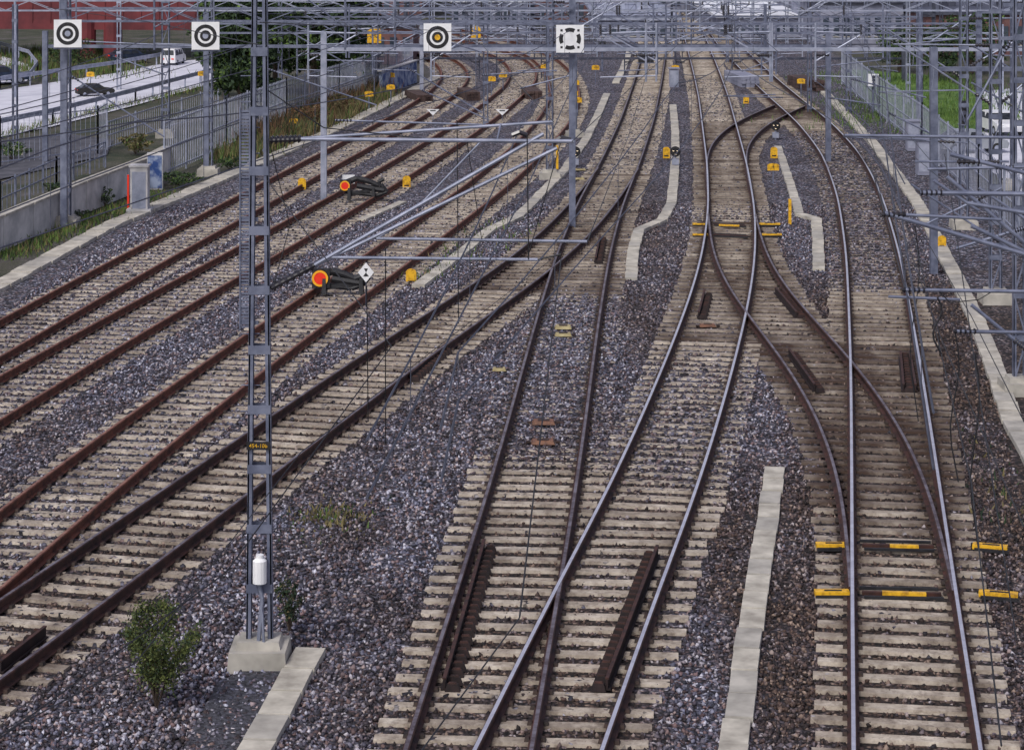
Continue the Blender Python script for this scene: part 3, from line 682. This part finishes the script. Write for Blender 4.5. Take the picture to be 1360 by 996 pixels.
railing([(142,200),(215,175),(290,150)],1.2,2.6,.3,'mesh_fence',[mGalvL],r=.009)
def guardrail(pix):
    mb=MB();pts=[G(u,v) for u,v in pix]
    for a,b in zip(pts[:-1],pts[1:]):
        L=(b-a).length;k=max(1,int(L/2.5))
        for i in range(k+1): c=a.lerp(b,i/k);mb.box(c+Vector((0,0,.34)),(.08,.08,.68),0)
        for z in(.56,.69): mb.beam(a+Vector((0,-.06,z)),b+Vector((0,-.06,z)),.05,.09,0)
        mb.beam(a+Vector((0,-.04,.625)),b+Vector((0,-.04,.625)),.03,.05,0)
    mb.obj('guard_rail',[mGalvL])
guardrail([(-400,232),(0,180),(70,165),(180,136),(285,107)]);guardrail([(-400,165),(0,120),(150,98),(235,82)]);guardrail([(-300,168),(0,120),(40,112),(50,98),(38,82),(0,70)])
railing([(-200,350),(0,283),(75,247),(140,222)],1.0,1.6,.5,'handrail',[mGalv],rails=(.45,.95))
mb=MB();pts=[G(u,v) for u,v in[(-400,500),(-150,395),(0,333),(110,283),(190,250),(222,232)]]
for a,b in zip(pts[:-1],pts[1:]):
    L=(b-a).length;k=max(1,round(L/2.4))
    for i in range(k):
        p=a.lerp(b,i/k);q_=a.lerp(b,(i+1)/k-.008);mb.beam(p+Vector((0,0,.5)),q_+Vector((0,0,.5)),.25,1.0,0);mb.beam(p+Vector((0,0,1.03)),q_+Vector((0,0,1.03)),.34,.07,1)
mb.obj('retaining_wall',[mWall,mConc])
mb=MB();g=G(206,252);mb.box(g+Vector((0,0,.65)),(.55,.15,1.3),0);mb.box(g+Vector((0,-.08,.63)),(.5,.01,1.15),1);mb.obj('graffiti_panel',[mWall,mBlue])
mb=MB();g=G(186,282);mb.box(g+Vector((0,0,.75)),(.56,.5,1.5),0);mb.box(g+Vector((0,0,1.53)),(.64,.58,.06),0);mb.box(g+Vector((0,-.255,.75)),(.45,.01,1.2),1)
mb.box(g+Vector((-.42,.2,.6)),(.06,.1,1.2),2);mb.box(g+Vector((0,0,.06)),(.8,.7,.14),0);mb.obj('electrical_cabinet',[mWall,mGalvL,mRedP])
# ------------------------------------------------------------------ vegetation
def leaves(mb,c,rad,n,s,mat=0,shell=.45):
    c=np.array(c)
    for _ in range(n):
        d=rng.normal(size=3);d/=np.linalg.norm(d);r=shell+(1-shell)*rng.random()
        lump=1+.25*math.sin(d[0]*5+c[0])*math.cos(d[2]*6+c[1])
        p=c+d*np.array(rad)*r*lump;a=rng.normal(size=3);a/=np.linalg.norm(a);b=np.cross(a,rng.normal(size=3));b/=np.linalg.norm(b)
        l=s*rng.uniform(.6,1.3);w=l*.5
        mb.add([p-a*l/2,p+b*w/2,p+a*l/2,p-b*w/2],[(0,1,2,3)],mat if rng.random()<.8 else mat+1)
def tree(g,h,w,n=3500,name='tree',s=.28,low=.12):
    mb=MB();g=Vector(g);mb.tube(g,g+Vector((0,0,h*.45)),w*.05,2,8,w*.03);mb.tube(g+Vector((0,0,h*.45)),g+Vector((0,0,h*.9)),w*.03,2,7,w*.01)
    k=14
    for i in range(k):
        f=low+.10+(.84-low)*i/(k-1);R=w*.5*(1-.6*abs(f-.5)**1.3);an=i*2.4;off=Vector((math.cos(an),math.sin(an),0))*R*.55
        mb.tube(g+Vector((0,0,h*(f-.1))),g+off+Vector((0,0,h*f)),w*.015,2,5,w*.005)
        leaves(mb,g+off+Vector((0,0,h*f)),(R*.62,R*.62,h*.10),n//k,s,0)
    mb.obj(name,[mLeafD,mLeaf,mBark])
tree(G(320,166),7.5,3.6,11000,s=.25);tree(G(300,130),7.5,3.4,6000);tree(G(418,128),8,5.2,10000,s=.3);tree(G(462,116),7,3.6,4500);tree(G(366,124),8,3.6,5000)
tree(G(1245,108),3.2,3.0,2600,s=.2);tree(G(1290,98),3.5,4.0,2600,s=.22);tree(G(1195,96),2.6,3,1800,s=.2);tree(G(80,92),1.8,2.4,900,s=.15);tree(G(105,88),1.6,2.2,900,s=.15)
def bush(g,h,w,n,s,name='bush',mats=None,stems=7):
    mb=MB();g=Vector(g)
    for i in range(stems):
        a=i*2.4;rr=.15+.25*((i*.37)%1);tip=g+Vector((math.cos(a)*w*rr*1.2,math.sin(a)*w*rr*1.2,h*(1.0-.9*rr)*random.uniform(.8,1.05)));mid=g.lerp(tip,.5)+Vector((0,0,h*.08))
        mb.tube(g,mid,.012,2,5,.009);mb.tube(mid,tip,.009,2,5,.003)
        leaves(mb,tip-Vector((0,0,h*.06)),(w*.12,w*.12,h*.11),n//(stems*3),s,0,.1)
        leaves(mb,g.lerp(tip,.75),(w*.17,w*.17,h*.13),n//(stems*3),s,0,.1)
        leaves(mb,g.lerp(tip,.4)+Vector((0,0,h*.04)),(w*.22,w*.22,h*.17),n//(stems*3),s,0,.1)
    mb.obj(name,mats or [mLeafD,mLeaf,mBark])
mLeafO=simple('foliage_olive',(.03,.05,.014),(.13,.15,.035),9,.8,0,0)
bush(G(208,940),1.55,1.1,7500,.045,'birch_sapling',[mLeafO,mLeafD,mBark],stems=15)
bush(G(384,838),.85,.5,1000,.05,'weed_plant',[mLeafD,mLeafY,mBark])
bush(G(212,815),.25,.2,120,.04,'weed_plant')
bush(G(180,205),.9,1.6,700,.14,'bush',[mLeafY,mLeaf,mBark]);bush(G(237,246),.5,2.2,700,.12);bush(G(305,226),.6,1.6,400,.12);bush(G(140,275),.8,.9,400,.08)
bush(G(15,212),.8,2.0,700,.12);bush(G(70,258),.5,.9,300,.1);bush(G(110,290),.3,.8,200,.08);bush(G(410,170),1.2,2.2,900,.12,'bush',[mLeafB,mLeafY,mBark]);bush(G(450,155),1.2,2.2,900,.12,'bush',[mLeafY,mLeafB,mBark])
def tufts(pix,n,h,name,mats,spread=.5):
    mb=MB();pts=[G(u,v) for u,v in pix]
    for _ in range(n):
        i=random.randrange(len(pts)-1);p=pts[i].lerp(pts[i+1],random.random())+Vector((random.gauss(0,spread),random.gauss(0,spread),0))
        a=random.random()*6.28;hh=h*random.uniform(.4,1.2);w=.02+.02*hh;t=Vector((math.cos(a),math.sin(a),0));l=Vector((random.gauss(0,.3),random.gauss(0,.3),1))*hh
        mb.add([p-t*w,p+t*w,p+l],[(0,1,2)],random.choice((0,0,1)))
    mb.obj(name,mats)
tufts([(300,215),(380,182),(450,152),(500,128)],4500,.6,'dry_grass',[mLeafY,mLeaf],.6)
tufts([(330,196),(430,152),(490,122)],3500,.9,'dry_grass',[mLeafB,mLeafD],.6)
tufts([(410,685),(440,680),(470,690),(430,695)],260,.10,'dry_grass',[mLeafY,mLeaf],.22)
tufts([(390,720),(470,665)],120,.08,'dry_grass',[mLeafY,mLeafD],.5)
tufts([(0,345),(110,300),(215,258)],1500,.22,'wild_grass',[mLeaf,mLeafY],.35)
tufts([(40,95),(90,100),(60,75),(100,70)],4000,.5,'wild_grass',[mLeaf,mLeafY],2.5)
tufts([(0,182),(140,146),(290,114)],900,.3,'wild_grass',[mLeaf,mLeafY],.3)
tufts([(1290,560),(1340,700),(1320,640)],80,.15,'wild_grass',[mLeafD,mLeafY],.3)
tufts([(730,300),(560,372),(600,330),(680,292)],260,.2,'wild_grass',[mLeaf,mLeafY],.3)
# ------------------------------------------------------------------ setting right
sheet([(1128,92),(1165,150),(1262,192),(1300,180),(1322,150),(1300,122),(1230,100)],.016,mGrass,'lawn')
sheet([(1300,182),(1322,152),(1302,122),(1360,116),(1700,150),(1700,400),(1420,300),(1330,236),(1262,196)],.02,mRoad,'access_road')
tufts([(1150,105),(1240,110),(1290,150),(1230,170),(1180,130)],6000,.3,'wild_grass',[mLeaf,mGrass],2.5)
railing([(1118,112),(1168,155),(1225,200),(1300,268),(1420,380)],1.9,2.4,.3,'palisade_fence',[mGalvL],r=.009)
def car(g,yaw,mat,van=False,sc=.7):
    e=bpy.data.objects.new('parked_van' if van else 'parked_car',None);scene.collection.objects.link(e);e.location=g+Vector((0,0,.02));e.rotation_euler=(0,0,yaw);e.scale=(sc,sc,sc)
    L,Wd,Hh=(4.9,1.9,2.0) if van else (4.3,1.75,1.42)
    if van: pr=[(-2.4,.3),(2.35,.3),(2.45,.75),(2.2,1.05),(1.5,1.25),(.95,1.9),(-2.3,2.0),(-2.42,1.2)]
    else: pr=[(-2.1,.3),(2.05,.3),(2.15,.6),(2.0,.8),(1.05,.93),(.35,1.38),(-1.1,1.42),(-1.8,.98),(-2.12,.9)]
    mb=MB();m=len(pr)
    def yw(z): return Wd/2*(1 if z<1.0 else 1-.16*(z-.95)/(Hh-.95))
    vs=[(x,-yw(z),z) for x,z in pr]+[(x,yw(z),z) for x,z in pr]
    mb.add(vs,[tuple(range(m)),tuple(range(2*m-1,m-1,-1))]+[(i,m+i,m+(i+1)%m,(i+1)%m) for i in range(m)],0);mb.obj('body',[mat],parent=e)
    mb=MB();z0,z1=(1.2,1.8) if van else (.97,1.32)
    xs_=[(-1.5,-.5),(-.42,.5)] if not van else [(-2.0,-.8),(-.7,.3),(.4,1.0)]
    for a,b in xs_:
        for s in(-1,1): mb.add([(a,s*(yw(z0)+.004),z0),(b+.15,s*(yw(z0)+.004),z0),(b-.15,s*(yw(z1)+.004),z1),(a+.15,s*(yw(z1)+.004),z1)],[(0,1,2,3)],0)
    if van: mb.add([(1.47,-.8,1.3),(1.47,.8,1.3),(1.03,.72,1.83),(1.03,-.72,1.83)],[(0,1,2,3)],0);mb.add([(-2.425,-.75,1.25),(-2.425,.75,1.25),(-2.33,.7,1.85),(-2.33,-.7,1.85)],[(0,1,2,3)],0)
    else: mb.add([(1.0,-.78,.975),(1.0,.78,.975),(.42,.66,1.35),(.42,-.66,1.35)],[(0,1,2,3)],0);mb.add([(-1.76,-.75,1.02),(-1.76,.75,1.02),(-1.2,.64,1.385),(-1.2,-.64,1.385)],[(0,1,2,3)],0)
    mb.obj('windows',[mGlass],parent=e)
    mb=MB()
    for x in(-1.35,1.35):
        for s in(-1,1): mb.tube((x,s*(Wd/2-.2),.32),(x,s*(Wd/2+.01),.32),.32,0,16);mb.tube((x,s*(Wd/2),.32),(x,s*(Wd/2+.02),.32),.18,1,12)
    mb.obj('wheels',[mTyre,mGalvL],parent=e)
    mb=MB()
    for s in(-.6,.6): mb.box((-L/2+.03 if not van else -2.42,s,.8),(.06,.3,.14),0);mb.box((2.1 if not van else 2.36,s,.68),(.08,.3,.12),1)
    mb.obj('lamps',[mRedP,mWhite],parent=e)
mCarW=simple('car_paint_white',(.7,.7,.72),(.78,.78,.8),1,.25,0,0);mCarB=simple('car_paint_blue',(.02,.03,.06),(.04,.06,.11),1,.25,.3,0);mCarS=simple('car_paint_silver',(.3,.32,.35),(.4,.42,.45),1,.3,.5,0)
car(G(1328,178),-1.45,mCarW,False,.68);car(G(1290,203),.15,mCarS,False,.65);car(G(172,84),.8,mCarB,False,.6);car(G(230,86),1.45,mCarW,True,.5);car(G(0,112),.5,mCarB,False,.7);car(G(126,128),.4,mTyre,False,.45)
mb=MB();g=G(20,130);mb.tube(g,g+Vector((0,0,8)),.09,0,8,.05);mb.tube(g+Vector((0,0,8)),g+Vector((1,0,8.2)),.04,0);mb.box(g+Vector((1.2,0,8.2)),(.6,.25,.12),0);mb.obj('street_lamp',[mGalvL])
# ------------------------------------------------------------------ red bridge
mb=MB();Yb=G(0,78).y
def bp(u,z,dy=0):
    p=P(u,50,Yb+dy);return Vector((p.x,p.y,z))
zt=P(0,6,Yb).z;zb=P(0,30,Yb).z
mb.beam(bp(-700,(zt+zb)/2+.3),bp(262,(zt+zb)/2),.5,(zt-zb)+1.0,0);mb.beam(bp(-700,zb+1.0,7),bp(290,zb+.8,7),.5,1.6,0)
mb.beam(bp(-700,zt+1.1,3.5),bp(275,zt+.8,3.5),8,.25,1)
for u in(-150,115,150):
    for dy in(0,7): p=bp(u,zb/2,dy);mb.tube((p.x,p.y,0),(p.x,p.y,zb+.1),.6,0,14)
for u in np.arange(-700,262,24): p=bp(u,(zt+zb)/2+.1);mb.box(p+Vector((0,-.28,0)),(.06,.06,1.3),0)
mb.obj('red_steel_bridge',[mRedB,mConc])
# ------------------------------------------------------------------ background town
def building(u0,u1,vb,h,depth,wall,roof,rows,cols,name,gable=False):
    a=G(u0,vb);b=G(u1,vb);Yv=a.y;e=bpy.data.objects.new(name,None);scene.collection.objects.link(e)
    w=b.x-a.x;cx=(a.x+b.x)/2
    mb=MB();mb.box((cx,Yv+depth/2,h/2),(w,depth,h),0);mb.obj('walls',[wall],parent=e)
    mb=MB();mb.box((cx,Yv+depth/2,h+.12),(w+.5,depth+.5,.2),0)
    for i in range(4): mb.box((a.x+w*(.15+.22*i),Yv+depth*.4,h+.5),(w*.06,2,.6),0)
    mb.obj('roof',[roof],parent=e)
    mb=MB()
    for r in range(rows):
        for c in range(cols):
            x=a.x+w*(c+.5)/cols;z=h*(r+.5)/rows;mb.box((x,Yv-.02,z),(w/cols*.55,.05,h/rows*.45),0)
            mb.box((x,Yv-.05,z-h/rows*.25),(w/cols*.62,.12,.06),1)
    mb.obj('windows',[mWin,mConc],parent=e)
building(480,548,86,2.3,9,mBrick,mGalvD,1,4,'trackside_brick_building')
building(955,1065,50,1.4,34,mGreyW,mRoof,1,12,'white_roofed_warehouse')
building(795,900,56,1.5,22,mGreyW,mGalvL,1,8,'train_shed')
building(1090,1200,64,3.0,16,mGreyW,mGalvD,1,8,'depot_building')
building(1230,1400,74,2.6,20,mBrick,mGalvD,1,9,'depot_building')
building(600,700,42,2.2,22,mGreyW,mRoof,1,9,'office_building')
building(300,430,52,3.2,18,mGreyW,mGalvL,2,10,'office_building')
building(700,830,30,4,25,mBrick,mGalvD,2,10,'brick_warehouse')
building(1060,1300,34,4,25,mGreyW,mGalvL,2,14,'office_building')
building(-100,200,34,4,25,mGreyW,mGalvL,2,14,'office_building')
building(400,560,24,6,25,mBrick,mGalvD,2,12,'brick_warehouse')
building(850,1080,18,6,25,mGreyW,mRoof,2,12,'office_building')
mb=MB()
for i in range(70):
    x=-75+i*2.2+random.uniform(-1,1);yv=random.uniform(178,235) if abs(x)>14 else random.uniform(215,245)
    if -20<x<22 and yv<212: continue
    leaves(mb,(x,yv,2.6),(2.6,2.6,3),330,.6,0)
    mb.tube((x,yv,0),(x,yv,3),.2,2)
mb.obj('distant_trees',[mLeafD,mLeaf,mBark])
mb=MB()
mb.beam(G(505,126)+Vector((0,0,.6)),G(552,110)+Vector((0,0,.6)),.15,1.2,1);mb.beam(G(504,126.5)+Vector((0,0,1.24)),G(553,110)+Vector((0,0,1.24)),.25,.06,0);mb.obj('graffiti_wall',[mWall,mBlue])
# ------------------------------------------------------------------ world, sun, camera
w=bpy.data.worlds.new('World');scene.world=w;w.use_nodes=True;nt=w.node_tree
sk=nt.nodes.new('ShaderNodeTexSky');sk.sky_type='NISHITA';sk.sun_disc=False;sk.sun_elevation=math.radians(48);sk.sun_rotation=math.radians(-150)
sk.dust_density=3.0
hs=nt.nodes.new('ShaderNodeHueSaturation');hs.inputs['Saturation'].default_value=.6;hs.inputs['Hue'].default_value=.54
nt.links.new(sk.outputs[0],hs.inputs['Color']);nt.links.new(hs.outputs[0],nt.nodes['Background'].inputs[0]);nt.nodes['Background'].inputs[1].default_value=.14
sd=bpy.data.lights.new('sun','SUN');sd.energy=1.5;sd.angle=math.radians(10);sd.color=(1,.96,.94)
so=bpy.data.objects.new('sun',sd);scene.collection.objects.link(so)
az=math.radians(-150);el=math.radians(48)
dv=Vector((math.sin(az)*math.cos(el),math.cos(az)*math.cos(el),math.sin(el)))
so.rotation_euler=dv.to_track_quat('Z','Y').to_euler();so.location=(0,0,50)
scene.view_settings.view_transform='Standard';scene.view_settings.look='None';scene.view_settings.exposure=0
cd=bpy.data.cameras.new('camera');cd.sensor_fit='HORIZONTAL';cd.sensor_width=36;cd.lens=F/1360*36;cd.clip_end=9000;cd.clip_start=.1
cd.shift_y=-(498-HOR)/1360
co=bpy.data.objects.new('camera',cd);co.location=(0,0,HC);co.rotation_euler=(math.radians(90),0,0);scene.collection.objects.link(co);scene.camera=co
